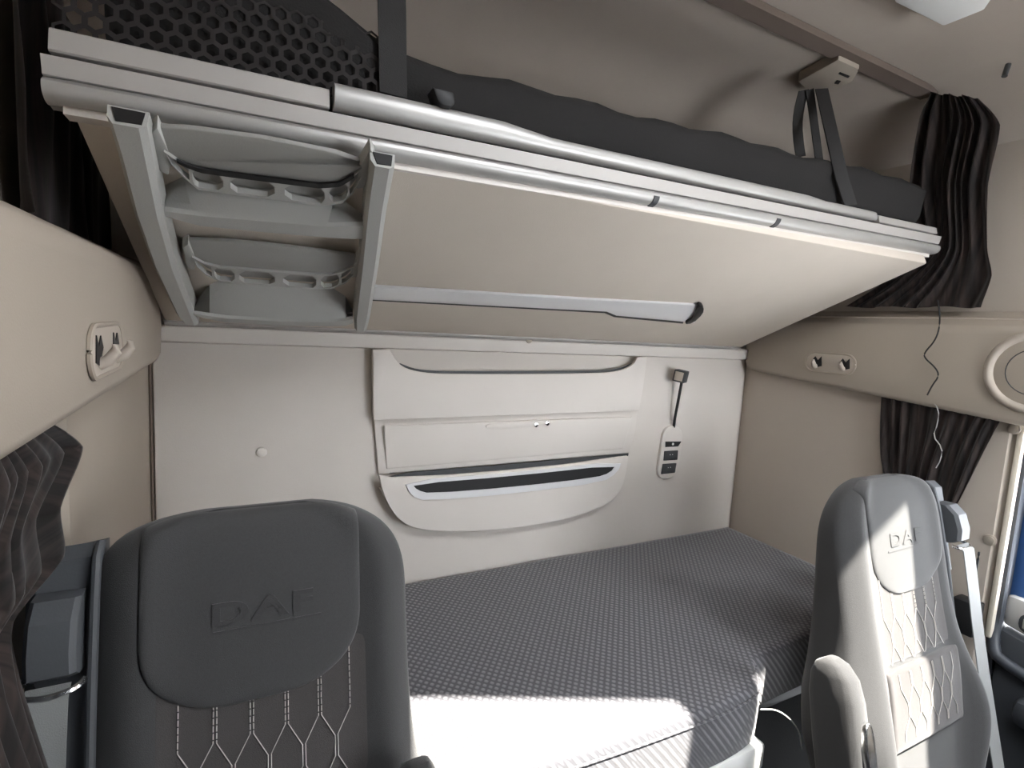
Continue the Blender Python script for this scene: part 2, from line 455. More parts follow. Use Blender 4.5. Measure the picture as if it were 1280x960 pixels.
for k in range(len(FO)):
    a, b = FO[k], FI[k]
    rings.append([(a[0], -.050, a[1]), (a[0], -.057, a[1]), (b[0], -.057, b[1]), (b[0], -.050, b[1])])
rings.append(rings[0])
obj('slot_frame', loft(rings, caps=False), M['silver'], sp0, angle=30)
obj('slot_mesh', wallpoly(FI, -.0510, -.0535), M['black'], sp0)
# flat pill-shaped strip with two small chrome discs
pl = smooth_poly([(0.9095, 1.2918), (0.9257, 1.3043), (1.1540, 1.3075), (1.1674, 1.2987), (1.1490, 1.2882), (0.9326, 1.2830)], 2)
lt = obj('pill_strip', wallpoly(pl, -.0350, -.0405, .0005), M['beige_light'], sp0)
for a, b in ((1.0984, 1.2928), (1.1420, 1.2968)):
    obj('chrome_disc', cyl((a, -.0415, b), (0, 1, 0), .008, .004, 16, bevel=.001), M['chrome'], lt)

# switch panel and gooseneck lamp
cp = thing('switch_panel', 'small pale switch plate with two dark switches on the back wall near the right corner', 'switch', (1.7591, -0.0100, 1.0425))
PO = smooth_poly([(1.6919, 1.2648), (1.7902, 1.2579), (1.7946, 1.1526), (1.7815, 1.0475), (1.6757, 1.0465), (1.6835, 1.1593)], 2)
obj('faceplate', wallpoly(PO, -.007, -.022, .004, 3), M['beige_light'], cp)
obj('socket_slot', wallpoly([(1.7017, 1.2006), (1.7872, 1.1963), (1.7722, 1.1774), (1.7044, 1.1779)], -.0212, -.0232), M['black'], cp)
obj('indicator', cyl((1.7415, -0.0235, 1.1888), (0, 1, 0), .005, .003, 12), M['white'], cp)
for (a, b, c_, e) in (((1.7001, 1.1625), (1.7722, 1.1615), (1.7728, 1.1221), (1.7005, 1.1237)), ((1.6978, 1.1109), (1.7700, 1.1091), (1.7662, 1.0698), (1.6944, 1.0689))):
    swt = obj('rocker_switch', wallpoly([a, b, c_, e], -.021, -.026, .002, 2), M['darkgrey'], cp)
    mx_ = (a[0] + c_[0]) / 2; mz_ = (a[1] + c_[1]) / 2
    for s in (-.006, .006):
        obj('symbol', cyl((mx_ + s, -.0262, mz_ + .004), (0, 1, 0), .0018, .001, 8), M['white'], swt)
gl = thing('reading_lamp', 'black gooseneck reading lamp with cube head above the switch plate', 'lamp', (1.7463, -0.0150, 1.2516))
obj('gooseneck', tube(smooth_line([(1.7453, -0.0160, 1.2519), (1.7320, -0.0320, 1.3037), (1.7281, -0.0450, 1.3693), (1.7313, -0.0500, 1.4390)], 2), .0055, 10), M['black'], gl)
hd = Vector((1.7190, -0.0550, 1.4644))
hb = box(-.024, .024, -.022, .022, -.023, .023, .003)
bmesh.ops.transform(hb, matrix=Matrix.Translation(hd) @ Matrix.Rotation(math.radians(28), 4, 'Z') @ Matrix.Rotation(math.radians(8), 4, 'X'), verts=hb.verts)
lh = obj('lamp_head', hb, M['darkgrey'], gl)
lb = box(-.0255, -.0235, -.016, .016, -.017, .017, .0005)
bmesh.ops.transform(lb, matrix=Matrix.Translation(hd) @ Matrix.Rotation(math.radians(28), 4, 'Z') @ Matrix.Rotation(math.radians(8), 4, 'X'), verts=lb.verts)
obj('lamp_lens', lb, M['beige_mid'], lh)

# round screw caps
def cap(p, axis, r, label, m='beige'):
    p = Vector(p); ax = Vector(axis)
    bm = join(cyl(p + ax * .002, axis, r, .006, 24, bevel=.0015), cyl(p + ax * .0045, axis, r * .72, .004, 24, bevel=.001))
    tag(obj('screw_cap', bm, M[m]), label, 'screw cap')
cap((0.2638, -0.0100, 1.2421), (0, -1, 0), .013, 'round beige screw cap alone on the back wall above the dark front seat', 'liner')
cap((1.0551, -0.0330, 1.5764), (0, -1, 0), .011, 'tiny round screw cap on the pale ledge right under the bunk', 'beige_mid')
cap((2.1400, -0.8916, 1.0839), (-1, 0, 0), .016, 'round screw cap on the right wall beside the seat belt guide')
cap((2.1400, -0.9039, 1.4130), (-1, 0, 0), .015, 'round screw cap on the right wall just below the speaker ring')

# ================================================================== UPPER BUNK
A_ = Vector((0, -.655, 1.855)); B_ = Vector((0, -.02, 1.572))
PD = (A_ - B_).normalized(); PN = Vector((0, 0, 0)) + Vector((1, 0, 0)).cross(PD)
if PN.z > 0: PN = -PN
def U3(x, v, h=0.0):
    """point on the bunk underside: x across, v up the slope from the rear edge, h off the panel towards the cab"""
    return Vector((x, 0, 0)) + B_ + PD * v + PN * h
bk = thing('upper_bunk', 'folding upper bunk with felt underside and long silver front rail across the cab', 'bunk', (1.05, -.35, 1.75))
def plate(uv, h0, h1, r=0.0, seg=2):
    return prism([U3(x, v, h0) for x, v in uv], PN * (h1 - h0), r, seg)
obj('underside_panel', plate([(.052, .030), (2.045, .030), (2.02, .735), (.024, .712)], -.03, 0, .006), M['bunk_felt'], bk)
obj('rear_edge', plate([(.050, .008), (2.045, .008), (2.045, .030), (.050, .030)], -.03, .003, .003), M['alu_dull'], bk)
# bunk tray sides and bottom (body of the bunk above the panel)
body = prism([(.054, -.645, 1.875), (.054, -.02, 1.61), (.054, -.02, 1.69), (.054, -.645, 1.925)], (1.97, 0, 0), .005)
obj('bed_tray', body, M['darkgrey'], bk)
SL = .0215
def rail_pt(x, a, b): return (x, -.69 + a, 1.860 + b + SL * x - .006 * math.sin(math.pi * min(1, max(0, x / 2.06))) * 0)
def rail(profile, x0, x1, n=40, bow=True):
    return loft([[rail_pt(x0 + (x1 - x0) * i / n, a, b) for a, b in profile] for i in range(n + 1)])
# lower tube with flat fascia above it
nose = [(.016 + .022 * math.cos(t), .016 + .0165 * math.sin(t)) for t in [math.radians(a) for a in range(-60, -201, -14)]]
PR = [(.040, .0), (.026, .001)] + nose + [(.0005, .0255), (.0045, .028), (.040, .028)]
obj('lower_rail', rail(PR, .004, 2.07), M['alu'], bk, angle=30)
obj('rail_fascia', rail([(.040, .0285), (.0045, .0285), (.0005, .0295), (-.004, .051), (.008, .054), (.040, .052)], .004, 2.07), M['alu_dull'], bk, angle=30)
obj('rail_lip', rail([(.012, -.010), (.040, -.010), (.040, .000), (.012, .000)], .02, 2.05, 10), M['beige_light'], bk)
for xx in ((0.9658, 1.9064), (1.3402, 1.9083)):
    x0 = xx[0]
    PC = [(a * 1.0, b) for a, b in [(.030, .0005)] + [(.016 + .0235 * math.cos(t), .016 + .0180 * math.sin(t)) for t in [math.radians(a) for a in range(-60, -181, -12)]] + [(.010, .026)]]
    obj('rail_clip', rail(PC, x0 - .007, x0 + .007, 2), M['darkgrey'], bk)
# upper rail: flat segment at the left, then a fatter guard tube
PL = [(.040, .058), (.004, .058), (.002, .060), (.008, .086), (.016, .090), (.040, .090)]
obj('upper_fascia', rail(PL, .010, .334, 10), M['alu_dull'], bk, angle=30)
rings = []
N = 60
for i in range(N + 1):
    x = .340 + (1.755 - .340) * i / N
    big = 1.0 if x < .62 else (1 - .25 * min(1, (x - .62) / .10) if x < .72 else .75 if x < 1.45 else .75 - .12 * min(1, (x - 1.45) / .06))
    e = 1.0
    if x > 1.72: e = max(.25, math.sqrt(max(0, 1 - ((x - 1.72) / .036) ** 2)))
    hz = .019 * big * (.6 + .4 * e); hy = .017 * e
    cz = .058 + .0205 * big
    rings.append([rail_pt(x, .012 + hy * math.copysign(abs(math.cos(t)) ** .8, math.cos(t)), cz + hz * math.copysign(abs(math.sin(t)) ** .8, math.sin(t))) for t in [2 * math.pi * k / 20 for k in range(20)]])
obj('guard_tube', loft(rings), M['alu'], bk, angle=50)
obj('upper_rail_end', rail([(.040, .058), (.006, .058), (.004, .060), (.008, .076), (.016, .080), (.040, .080)], 1.760, 2.06, 10), M['alu_dull'], bk, angle=30)
# long bright track on the underside with a dark end cap
tk = plate([(0.4864, 0.3083), (1.0693, 0.3393), (1.4584, 0.3661), (1.5680, 0.2432), (1.2313, 0.2533), (1.1792, 0.2750), (0.5002, 0.2415)], 0, .008, .0015)
obj('slide_track', tk, M['silver'], bk)
obj('track_slot', plate([(0.4992, 0.2456), (1.1758, 0.2790), (1.2277, 0.2573), (1.5160, 0.2475), (1.5362, 0.2229), (1.2388, 0.2344), (1.1859, 0.2571), (0.5029, 0.2279)], 0, .004), M['black'], bk)
obj('track_end_cap', plate(smooth_poly([(1.4411, 0.3808), (1.4795, 0.3695), (1.5198, 0.3271), (1.5488, 0.2527), (1.5165, 0.2415), (1.5087, 0.3000)], 1), 0, .016, .002), M['black'], bk)

# ------------------------------------------------------------------ ladder clipped under the bunk
ld = thing('bunk_ladder', 'grey plastic two-step ladder clipped against the left end of the bunk underside', 'ladder', tuple(U3(.27, .05)))
def stile(path, name):
    """channel-shaped stile along (x, v, h) path"""
    rings = []
    for q_, (x, v, h, hw) in enumerate(path):
        dp = .012 if q_ == 0 else .030
        rings.append([U3(x - hw, v, h - dp), U3(x - hw, v, h + .004), U3(x - hw + .006, v, h + .014), U3(x + hw - .010, v, h + .014),
                      U3(x + hw - .002, v, h + .008), U3(x + hw, v, h - dp)])
    so = obj(name, loft(rings), M['ladder'], ld, angle=30)
    x, v, h, hw = path[0]
    obj('stile_opening', prism([U3(x - hw + .004, v, h - .009), U3(x + hw - .004, v, h - .009), U3(x + hw - .007, v, h + .009), U3(x - hw + .009, v, h + .010)], PD * .0015), M['black'], so)
def L3(p, h): return (p[0], p[1], h)
lp = [(0.0951, 0.7636), (0.0959, 0.7119), (0.0943, 0.5825), (0.0968, 0.4165), (0.1099, 0.1849), (0.1162, 0.1298)]
stile([(x, v, h, w_) for (x, v), h, w_ in zip(lp, (.040, .045, .050, .047, .040, .036), (.021, .020, .020, .0195, .019, .015))], 'stile')
rp = [(0.4020, 0.7752), (0.4137, 0.6700), (0.4395, 0.4900), (0.4761, 0.2258), (0.4888, 0.1392)]
stile([(x, v, h, w_) for (x, v), h, w_ in zip(rp, (.040, .045, .047, .040, .036), (.0185, .0185, .019, .0195, .016))], 'stile')
# treads: broad plate leaning off the panel with a rolled front lip
def tread(back, front, lip):
    rings = []
    n = len(back)
    for (xb, vb), (xf, vf), (xl, vl) in zip(back, front, lip):
        rings.append([U3(xb, vb, .000), U3(xf, vf, .046), U3(xf, vf - .004, .052), U3(xl, vl + .004, .052), U3(xl, vl, .046), U3(xl, vl + .002, .036), U3(xf, vf - .004, .034), U3(xb, vb - .006, -.004)])
    obj('tread', loft(rings), M['ladder'], ld, angle=30)
tread([(0.1114, 0.5756), (0.1450, 0.6132), (0.2489, 0.6305), (0.3593, 0.6218), (0.4102, 0.5766)],
      [(0.1139, 0.5888), (0.1598, 0.5881), (0.2497, 0.5958), (0.3474, 0.6042), (0.4053, 0.6213)],
      [(0.1115, 0.5667), (0.1576, 0.5513), (0.2509, 0.5553), (0.3529, 0.5621), (0.4149, 0.5717)])
tread([(0.1196, 0.1425), (0.1558, 0.2429), (0.1882, 0.2828), (0.2907, 0.2874), (0.4004, 0.2757), (0.4371, 0.2346), (0.4660, 0.1635)],
      [(0.1248, 0.2064), (0.1542, 0.1982), (0.1862, 0.1899), (0.2956, 0.1877), (0.4095, 0.1992), (0.4389, 0.2130), (0.4537, 0.2248)],
      [(0.1236, 0.1893), (0.1529, 0.1717), (0.1854, 0.1581), (0.2974, 0.1544), (0.4142, 0.1650), (0.4451, 0.1742), (0.4595, 0.1913)])
# folded steps: curved backing plate, ribbed underside with four open cells, hinge arms
def step(topl, botl, cellb, hoff, gap_dark):
    """topl/botl: polylines of the backing plate; cellb: bottom of the cell strip"""
    bp_ = [U3(x, v, hoff) for x, v in topl] + [U3(x, v, hoff + .010) for x, v in reversed(botl)]
    s_ = obj('folded_step', prism(bp_, PN * .008, .002), M['ladder_dark'], ld)
    # cell strip between botl and cellb: frame bars and recessed pockets
    n = len(botl) - 1
    def at(t, f):
        k = min(int(t * n), n - 1); q = t * n - k
        a = Vector(botl[k]).lerp(Vector(botl[k + 1]), q); b = Vector(cellb[k]).lerp(Vector(cellb[k + 1]), q)
        return a.lerp(b, f)
    def bar(t0, t1, f0, f1, h0, h1, name, m, par, steps=10):
        rings = []
        for i in range(steps + 1):
            t = t0 + (t1 - t0) * i / steps
            p, q = at(t, f0), at(t, f1)
            rings.append([U3(p.x, p.y, h0), U3(p.x, p.y, h1), U3(q.x, q.y, h1), U3(q.x, q.y, h0)])
        return loft(rings)
    h0, h1 = hoff + .012, hoff + .022
    fr = bar(0, 1, 0, .09, h0, h1, '', None, None, 24)
    fr = join(fr, bar(0, 1, .88, 1, h0, h1, '', None, None, 24))
    for tc_, w_ in ((.0, .03), (.19, .02), (.355, .028), (.51, .028), (.665, .028), (.83, .02), (1.0, .03)):
        a, b = max(0, tc_ - w_ / 2), min(1, tc_ + w_ / 2)
        fr = join(fr, bar(a, b, .05, .95, h0, h1, '', None, None, 2))
    # chamfered corners of each cell
    for c0, c1 in ((.200, .341), (.369, .496), (.524, .651), (.679, .820)):
        for (ta, fa, tb, fb, tc2, fc) in ((c0, .1, c0 + .022, .1, c0, .34), (c1, .1, c1 - .022, .1, c1, .34), (c0, .9, c0 + .022, .9, c0, .66), (c1, .9, c1 - .022, .9, c1, .66)):
            tri = [at(ta, fa), at(tb, fb), at(tc2, fc)]
            fr = join(fr, prism([U3(p.x, p.y, h0) for p in tri], PN * (h1 - h0)))
    obj('cell_frame', fr, M['ladder'], s_, smooth=False)
    obj('cell_floor', bar(.02, .98, .05, .95, hoff + .002, hoff + .006, '', None, None, 24), M['ladder_dark'], s_, smooth=False)
    if gap_dark:
        obj('gap_strip', bar(.10, .90, -.10, .10, hoff + .020, hoff + .0235, '', None, None, 20), M['black'], s_, smooth=False)  # black strip standing for the dark gap at the top of the cells
    # hinge arms at both ends
    for t, d_ in ((0.0, -1), (1.0, 1)):
        p = at(t, .2); q = at(t, 1.0)
        x0, v0 = p.x, p.y
        arm = [(x0 + d_ * .004, v0 + .045), (x0 + d_ * .014, v0 + .030), (x0 + d_ * .012, v0 - .045), (x0 + d_ * .002, v0 - .052), (x0 - d_ * .002, v0 - .03), (x0 - d_ * .004, v0 + .0)]
        obj('hinge_arm', prism([U3(x, v, .010) for x, v in arm], PN * .022, .002), M['ladder'], s_)
M['ladder_dark'] = mat('ladder_step_face', (0.30, 0.295, 0.28), .6, bump=(380, .12))
step([(0.1126, 0.7304), (0.1595, 0.7407), (0.2453, 0.7489), (0.3408, 0.7479), (0.3851, 0.7395)],
     [(0.1248, 0.7034), (0.1415, 0.6854), (0.1649, 0.6767), (0.2051, 0.6777), (0.2635, 0.6814), (0.3256, 0.6854), (0.3536, 0.6973), (0.3680, 0.7192), (0.3783, 0.7412)],
     [(0.1305, 0.6787), (0.1418, 0.6557), (0.1599, 0.6287), (0.2043, 0.6291), (0.2659, 0.6315), (0.3319, 0.6319), (0.3646, 0.6496), (0.3762, 0.6789), (0.3824, 0.7194)], .014, True)
step([(0.1294, 0.4542), (0.2016, 0.4660), (0.2808, 0.4676), (0.3517, 0.4661), (0.4202, 0.4629)],
     [(0.1368, 0.4203), (0.1545, 0.4005), (0.1803, 0.3906), (0.2141, 0.3914), (0.2775, 0.3917), (0.3443, 0.3953), (0.3821, 0.4031), (0.4031, 0.4213), (0.4197, 0.4451)],
     [(0.1420, 0.3855), (0.1559, 0.3533), (0.1783, 0.3307), (0.2137, 0.3271), (0.2805, 0.3292), (0.3514, 0.3275), (0.3910, 0.3388), (0.4145, 0.3699), (0.4255, 0.4120)], .014, False)

# ------------------------------------------------------------------ upper mattress with net, straps
um = thing('bunk_mattress', 'dark upper mattress lying in the bunk behind the silver rail', 'mattress', (1.05, -.35, 1.95))
rings = []
for i in range(41):
    x = .06 + 1.96 * i / 40
    e = .004 * math.sin(i * 1.7) + .003 * math.sin(i * .6)
    zf = 1.955 + SL * x; zt = 2.030 + .040 * x + e + .075 * math.exp(-(x / .40) ** 8)
    rings.append([(x, -.640, zf - .008), (x, -.652, zf + .012), (x, -.655 + e, zt - .02), (x, -.640, zt), (x, -.60, zt + .008), (x, -.04, zt - .19), (x, -.04, zf - .235)])
obj('mattress_body', loft(rings), M['bunk_mattress'], um, angle=50)
# honeycomb net along the front edge, left part
bm = bmesh.new()
cs = .0125
for r_ in range(6):
    for c_ in range(19):
        cx = .02 + c_ * cs * 1.732 + (r_ % 2) * cs * .866
        cz = r_ * cs * 1.5
        ro, ri = cs * 1.02, cs * .70
        def hv(rad, k, yo):
            a = math.radians(60 * k + 30)
            xx = cx + rad * math.cos(a); zz = cz + rad * math.sin(a)
            return (xx, -.667 + .12 * zz + yo, 1.952 + zz + SL * xx)
        for k in range(6):
            quad = [hv(ro, k, 0), hv(ro, k + 1, 0), hv(ri, k + 1, 0), hv(ri, k, 0)]
            f = bm.faces.new([bm.verts.new(p) for p in quad])
g = bmesh.ops.solidify(bm, geom=bm.faces[:], thickness=.003)
obj('honeycomb_net', bm, M['net'], um, smooth=False)

s1 = thing('bunk_strap', 'wide dark strap hanging from the roof to the left part of the bunk rail', 'strap', (0.4325, -0.6600, 1.9780))
pth = [(0.4329, -0.6640, 1.9743), (0.4294, -0.6640, 2.0457), (0.4260, -0.6640, 2.1154), (0.4226, -0.6640, 2.1837), (0.4188, -0.6600, 2.2975), (0.4176, -0.6550, 2.3777)]
pth = [p for p in pth if p[2] < 2.375]
pth.append((pth[-1][0], -.655, 2.39))
obj('webbing', band([(p[0], p[1] - .004, p[2]) for p in pth], (.044, 0, 0), (0, .003, 0)), M['strap'], s1)
hk = obj('rail_hook', prism([(x, -.668, z) for x, z in [(0.4865, 1.9878), (0.5218, 1.9890), (0.5254, 1.9724), (0.5188, 1.9646), (0.5024, 1.9634), (0.4953, 1.9704)]], (0, -.034, 0), .003), M['black'])
tag(hk, 'small black hook over the silver rail right of the wide strap', 'hook')

s2 = thing('bunk_strap', 'dark triangular strap loop hanging from a roof bracket at the right end of the bunk', 'strap', (1.66, -.55, 2.33))
top = Vector((1.5850, -0.5600, 2.3000))
def strap_seg(a, b, w=.030, bulge=0.0):
    a = Vector(a); b = Vector(b)
    pts = [a.lerp(b, t) + Vector((-bulge * math.sin(math.pi * t), 0, 0)) for t in [i / 8 for i in range(9)]]
    dirv = (b - a).normalized()
    wv = dirv.cross(Vector((0.4, .85, 0)).normalized()).normalized() * w
    th = dirv.cross(wv).normalized() * .003
    return band(pts, wv, th)
fa = top + Vector((.02, -.02, 0)); fb = Vector((1.5944, -0.6720, 2.0473)); fc = Vector((1.6389, -0.6760, 1.9851))
fw_ = (fb - fa).normalized().cross(Vector((0.4, .85, 0)).normalized()).normalized() * .034
obj('front_webbing', band([fa, fa.lerp(fb, .5), fb, fc], fw_, (0, .003, 0)), M['strap'], s2)
obj('rear_webbing', strap_seg(top + Vector((-.01, .01, 0)), (1.6349, -0.5200, 2.1444), .028, .02), M['strap'], s2)
obj('middle_webbing', strap_seg(top + Vector((.0, .0, 0)), (1.6727, -0.5600, 2.1003), .022), M['strap'], s2)
br = thing('roof_bracket', 'beige plastic bracket on the roof holding the strap loop', 'bracket', (1.66, -.56, 2.37))
pb = [(1.6605, -0.4642), (1.6321, -0.6004), (1.7260, -0.6005), (1.7803, -0.5519), (1.7975, -0.4953), (1.7490, -0.4423)]
obj('bracket_body', prism([(x, y, 2.372) for x, y in pb], (0, 0, .04), .006), M['beige'], br)
ps = [(1.6978, -0.5650), (1.7409, -0.5660), (1.7464, -0.5582), (1.7030, -0.5574)]
obj('bracket_slot', prism([(x, y, 2.3705) for x, y in ps], (0, 0, .004)), M['black'], br)
ps = [(1.7354, -0.5332), (1.7489, -0.5364), (1.7623, -0.5214), (1.7486, -0.5182)]
obj('bracket_slot', prism([(x, y, 2.3705) for x, y in ps], (0, 0, .004)), M['black'], br)

# roof light panel and button at the top right
px_ = [(1.4469, -0.8325), (1.6283, -0.8423), (1.6300, -0.9168), (1.5378, -0.9893), (1.3878, -0.9474)]
tag(obj('roof_panel', prism([(x, y, 2.345) for x, y in px_], (0, 0, .07), .006), M['white']), 'pale grey roof panel at the top right corner of the ceiling', 'panel')
rb = Vector((1.8261, -0.8903, 2.2850))
tag(obj('roof_button', cyl(rb, (.35, 0, 1), .006, .03, 16), M['darkgrey']), 'tiny dark button on the ceiling near the right upper curtain', 'button')

# ================================================================== CURTAINS
def curtain(name, rows, nfold, amp, label, axis='x', seed=1, grow=1.0, thick=.004, extra=None):
    """rows: list of (rear point, front point) from top to bottom; folds push along X"""
    rnd = random.Random(seed)
    ph = rnd.random() * 6
    bm = bmesh.new()
    NU, NV = nfold * 10, 60
    rows = [(Vector(a), Vector(b)) for a, b in rows]
    grid = []
    for j in range(NV + 1):
        t = j / NV * (len(rows) - 1); k = min(int(t), len(rows) - 2); f = t - k
        def cr_(q):
            g = lambda i: rows[min(max(i, 0), len(rows) - 1)][q]
            p0, p1, p2, p3 = g(k - 1), g(k), g(k + 1), g(k + 2)
            c = .5 * (2 * p1 + (p2 - p0) * f + (2 * p0 - 5 * p1 + 4 * p2 - p3) * f * f + (3 * p1 - p0 - 3 * p2 + p3) * f ** 3)
            return c.lerp(p1.lerp(p2, f), .45)
        a, b = cr_(0), cr_(1)
        line = []
        for i in range(NU + 1):
            u = i / NU
            p = a.lerp(b, u)
            uu = u + .035 * math.sin(u * 9 + ph) + .018 * math.sin(j * .09 + u * 7)
            w_ = math.sin(uu * nfold * 2 * math.pi + ph) * (.75 + .25 * math.sin(u * 11 + j * .05)) + .45 * math.sin(uu * nfold * 4.3 + j * .04 + ph * 2)
            p = p + Vector((amp * w_ * (1 - .2 * math.cos(j * .13)), 0, .25 * amp * math.sin(u * 17 + ph) if j in (0, NV) else 0))
            line.append(bm.verts.new(p))
        grid.append(line)
    for j in range(NV):
        for i in range(NU):
            bm.faces.new((grid[j][i], grid[j][i + 1], grid[j + 1][i + 1], grid[j + 1][i]))
    bmesh.ops.solidify(bm, geom=bm.faces[:], thickness=thick)
    o = obj(name, bm, M['curtain'], None, angle=150)
    return tag(o, label, 'curtain')

curtain('curtain', [((2.0600, -0.6200, 2.3848), (2.0600, -0.7375, 2.3312)), ((2.0700, -0.5965, 2.3163), (2.0800, -0.7902, 2.2466)), ((2.1300, -0.5630, 2.1436), (2.1300, -0.7646, 2.1022)), ((2.1300, -0.6022, 1.9384), (2.1300, -0.7874, 1.9193)),
                    ((2.1300, -0.5063, 1.8294), (2.1300, -0.8084, 1.8387)), ((2.1300, -0.3959, 1.7525), (2.1300, -0.7937, 1.7503))], 9, .011,
        'dark brown curtain bunched on top of the right side console beside the bunk end', seed=3)
curtain('curtain', [((2.1150, -0.5611, 1.4750), (2.1150, -0.8889, 1.4655)), ((2.1150, -0.5725, 1.3632), (2.1150, -0.8670, 1.3857)), ((2.1150, -0.5874, 1.2437), (2.1150, -0.8398, 1.2778)), ((2.1150, -0.6134, 1.1552), (2.1150, -0.8162, 1.1883)), ((2.1150, -0.7001, 1.1032), (2.1150, -0.8000, 1.1258))], 10, .008,
        'short dark curtain hanging below the right side console behind the far seat', seed=5)
curtain('curtain', [((0.0250, -0.8573, 1.5072), (0.0300, -1.0310, 1.5080)), ((0.0250, -0.6847, 1.4307), (0.0300, -1.0479, 1.4654)), ((0.0250, -0.8017, 1.3870), (0.0300, -1.0752, 1.4189)), ((0.0100, -0.7211, 1.2998), (0.0200, -1.0775, 1.3534)), ((0.0000, -0.8464, 1.2834), (0.0100, -1.0567, 1.3174)), ((0.0200, -0.9030, 1.2425), (0.0300, -1.1181, 1.3025)), ((0.0300, -0.8635, 1.0949), (0.0300, -1.1231, 1.2626))], 9, .0075,
        'dark brown curtain gathered at the left edge beside the near seat belt', seed=8)
curtain('curtain', [((-.045, -.08, 2.05), (-.045, -.62, 2.15)), ((-.045, -.09, 1.90), (-.045, -.60, 1.90)), ((-.045, -.10, 1.735), (-.045, -.60, 1.735))], 6, .010,
        'dark curtain in shadow on top of the left side console behind the bunk end', seed=11)

# black cord from the upper right curtain over the shelf
cd = [(2.0800, -0.7023, 1.7690), (2.0800, -0.7136, 1.7284), (2.0800, -0.7175, 1.6807), (2.0800, -0.7096, 1.6443), (2.0800, -0.6884, 1.6113), (2.0800, -0.6884, 1.5941), (2.0800, -0.7236, 1.5655), (2.0800, -0.7347, 1.5424), (2.0800, -0.7199, 1.5115), (2.0800, -0.7111, 1.4808)]
tag(obj('cord', tube(smooth_line(cd, 2), .0022, 8), M['black']), 'thin black cord hanging in a zigzag over the right side console', 'cord')
bd = [(2.0950, -0.7139, 1.4711), (2.0950, -0.7407, 1.4409), (2.0950, -0.7421, 1.3968), (2.0950, -0.7344, 1.3581), (2.0950, -0.7631, 1.3274), (2.0950, -0.7636, 1.2905), (2.0950, -0.7546, 1.2633)]
tag(obj('chain', tube(smooth_line(bd, 1), .0016, 6), M['alu_dull']), 'thin silvery pull cord lying on the short right curtain', 'cord')

# ================================================================== LOWER BED
lm = thing('bed_mattress', 'charcoal knitted bunk mattress filling the bed at the back of the cab', 'mattress', (1.07, -.4, .66))
# outline in plan: narrow behind both front seats, bulging forward between them
OUT = [(.02, -.015), (WD - .02, -.015), (WD - .012, -.70), (1.42, -.715), (1.385, -.735), (1.36, -.775), (1.30, -.805), (1.15, -.815), (.75, -.80), (.56, -.77), (.50, -.72), (.48, -.56), (.44, -.54), (.02, -.54)]
def offs(pts, d_):
    """inset polygon (clockwise in plan when seen from above) by d_"""
    out = []
    n = len(pts)
    for i in range(n):
        p = Vector(pts[i]); a = (p - Vector(pts[i - 1])).normalized(); b = (Vector(pts[(i + 1) % n]) - p).normalized()
        na = Vector((a.y, -a.x)); nb = Vector((b.y, -b.x)); m_ = (na + nb)
        m_ = m_ / max(.4, m_.length_squared / 2) / 1.0
        out.append(tuple(p + m_ * d_ * .5 * 1.0))
    return out
OUT = OUT[:2] + smooth_line(OUT[2:12], 2) + OUT[12:]
rings = []
for d_, z in ((.010, .648), (.0, .655), (-.004, .70), (-.004, .745), (.002, .775), (.010, .791), (.020, .798), (.060, .800)):
    rings.append([(x, y, z) for x, y in offs(OUT, d_)])
bm = loft(rings, caps=False)
bm2 = bmesh.new(); bm2.faces.new([bm2.verts.new(p) for p in rings[-1]]); bmesh.ops.triangulate(bm2, faces=bm2.faces[:])
bm3 = bmesh.new(); bm3.faces.new([bm3.verts.new(p) for p in rings[0]][::-1]); bmesh.ops.triangulate(bm3, faces=bm3.faces[:])
bm = join(bm, bm2, bm3); bmesh.ops.remove_doubles(bm, verts=bm.verts, dist=1e-5)
obj('mattress_cover', bm, M['weave'], lm, angle=60)
M['quilt'] = mat('quilting_thread', (0.17, 0.165, 0.17), .8)
def dashes(path, ln, gap, r, n=5):
    path = [Vector(p) for p in path]
    bm = bmesh.new(); acc = 0
    out = None
    seg = []
    L = 0
    for a, b in zip(path, path[1:]):
        l = (b - a).length
        if l < 1e-6: continue
        s = 0
        while s < l:
            e = min(l, s + ln)
            if e - s > ln * .4: seg.append((a.lerp(b, s / l), a.lerp(b, e / l)))
            s += ln + gap
    bms = bmesh.new()
    for a, b in seg:
        t = (b - a).normalized(); up = t.cross(Vector((0, 0, 1)))
        if up.length < .1: up = t.cross(Vector((0, 1, 0)))
        up.normalize(); v = t.cross(up)
        R1 = [[bms.verts.new(p + up * math.cos(2 * math.pi * k / n) * r + v * math.sin(2 * math.pi * k / n) * r) for k in range(n)] for p in (a, b)]
        for k in range(n): bms.faces.new((R1[0][k], R1[0][(k + 1) % n], R1[1][(k + 1) % n], R1[1][k]))
        bms.faces.new(R1[0][::-1]); bms.faces.new(R1[1])
    return bms
for k, y in enumerate((-.14, -.24, -.34, -.44, -.54, -.64)):
    pts = []
    x = .50
    i = 0
    while x < 1.95:
        pts.append((x, y + (.018 if (i // 2) % 2 == 0 else -.018), .7975)); x += .10 if i % 2 == 0 else .16; i += 1
    obj('quilting_seam', dashes(pts, .012, .006, .0012, 4), M['quilt'], lm, smooth=False)
edge = [(x, y, .778) for x, y in offs(OUT, -.001) if .5 < x < 1.42 and y < -.70]
edge.sort()
obj('piping', tube(edge, .003, 6), M['weave'], lm)
bb = thing('lower_bunk', 'dark lower bunk with white front ledge below the knitted mattress', 'bed', (1.07, -.4, 0))
obj('storage_box', join(box(.50, 1.36, -.70, -.02, 0, .60, .01), box(.03, .50, -.52, -.02, 0, .60, .01), box(1.36, WD - .03, -.66, -.02, 0, .60, .01)), M['floor'], bb)
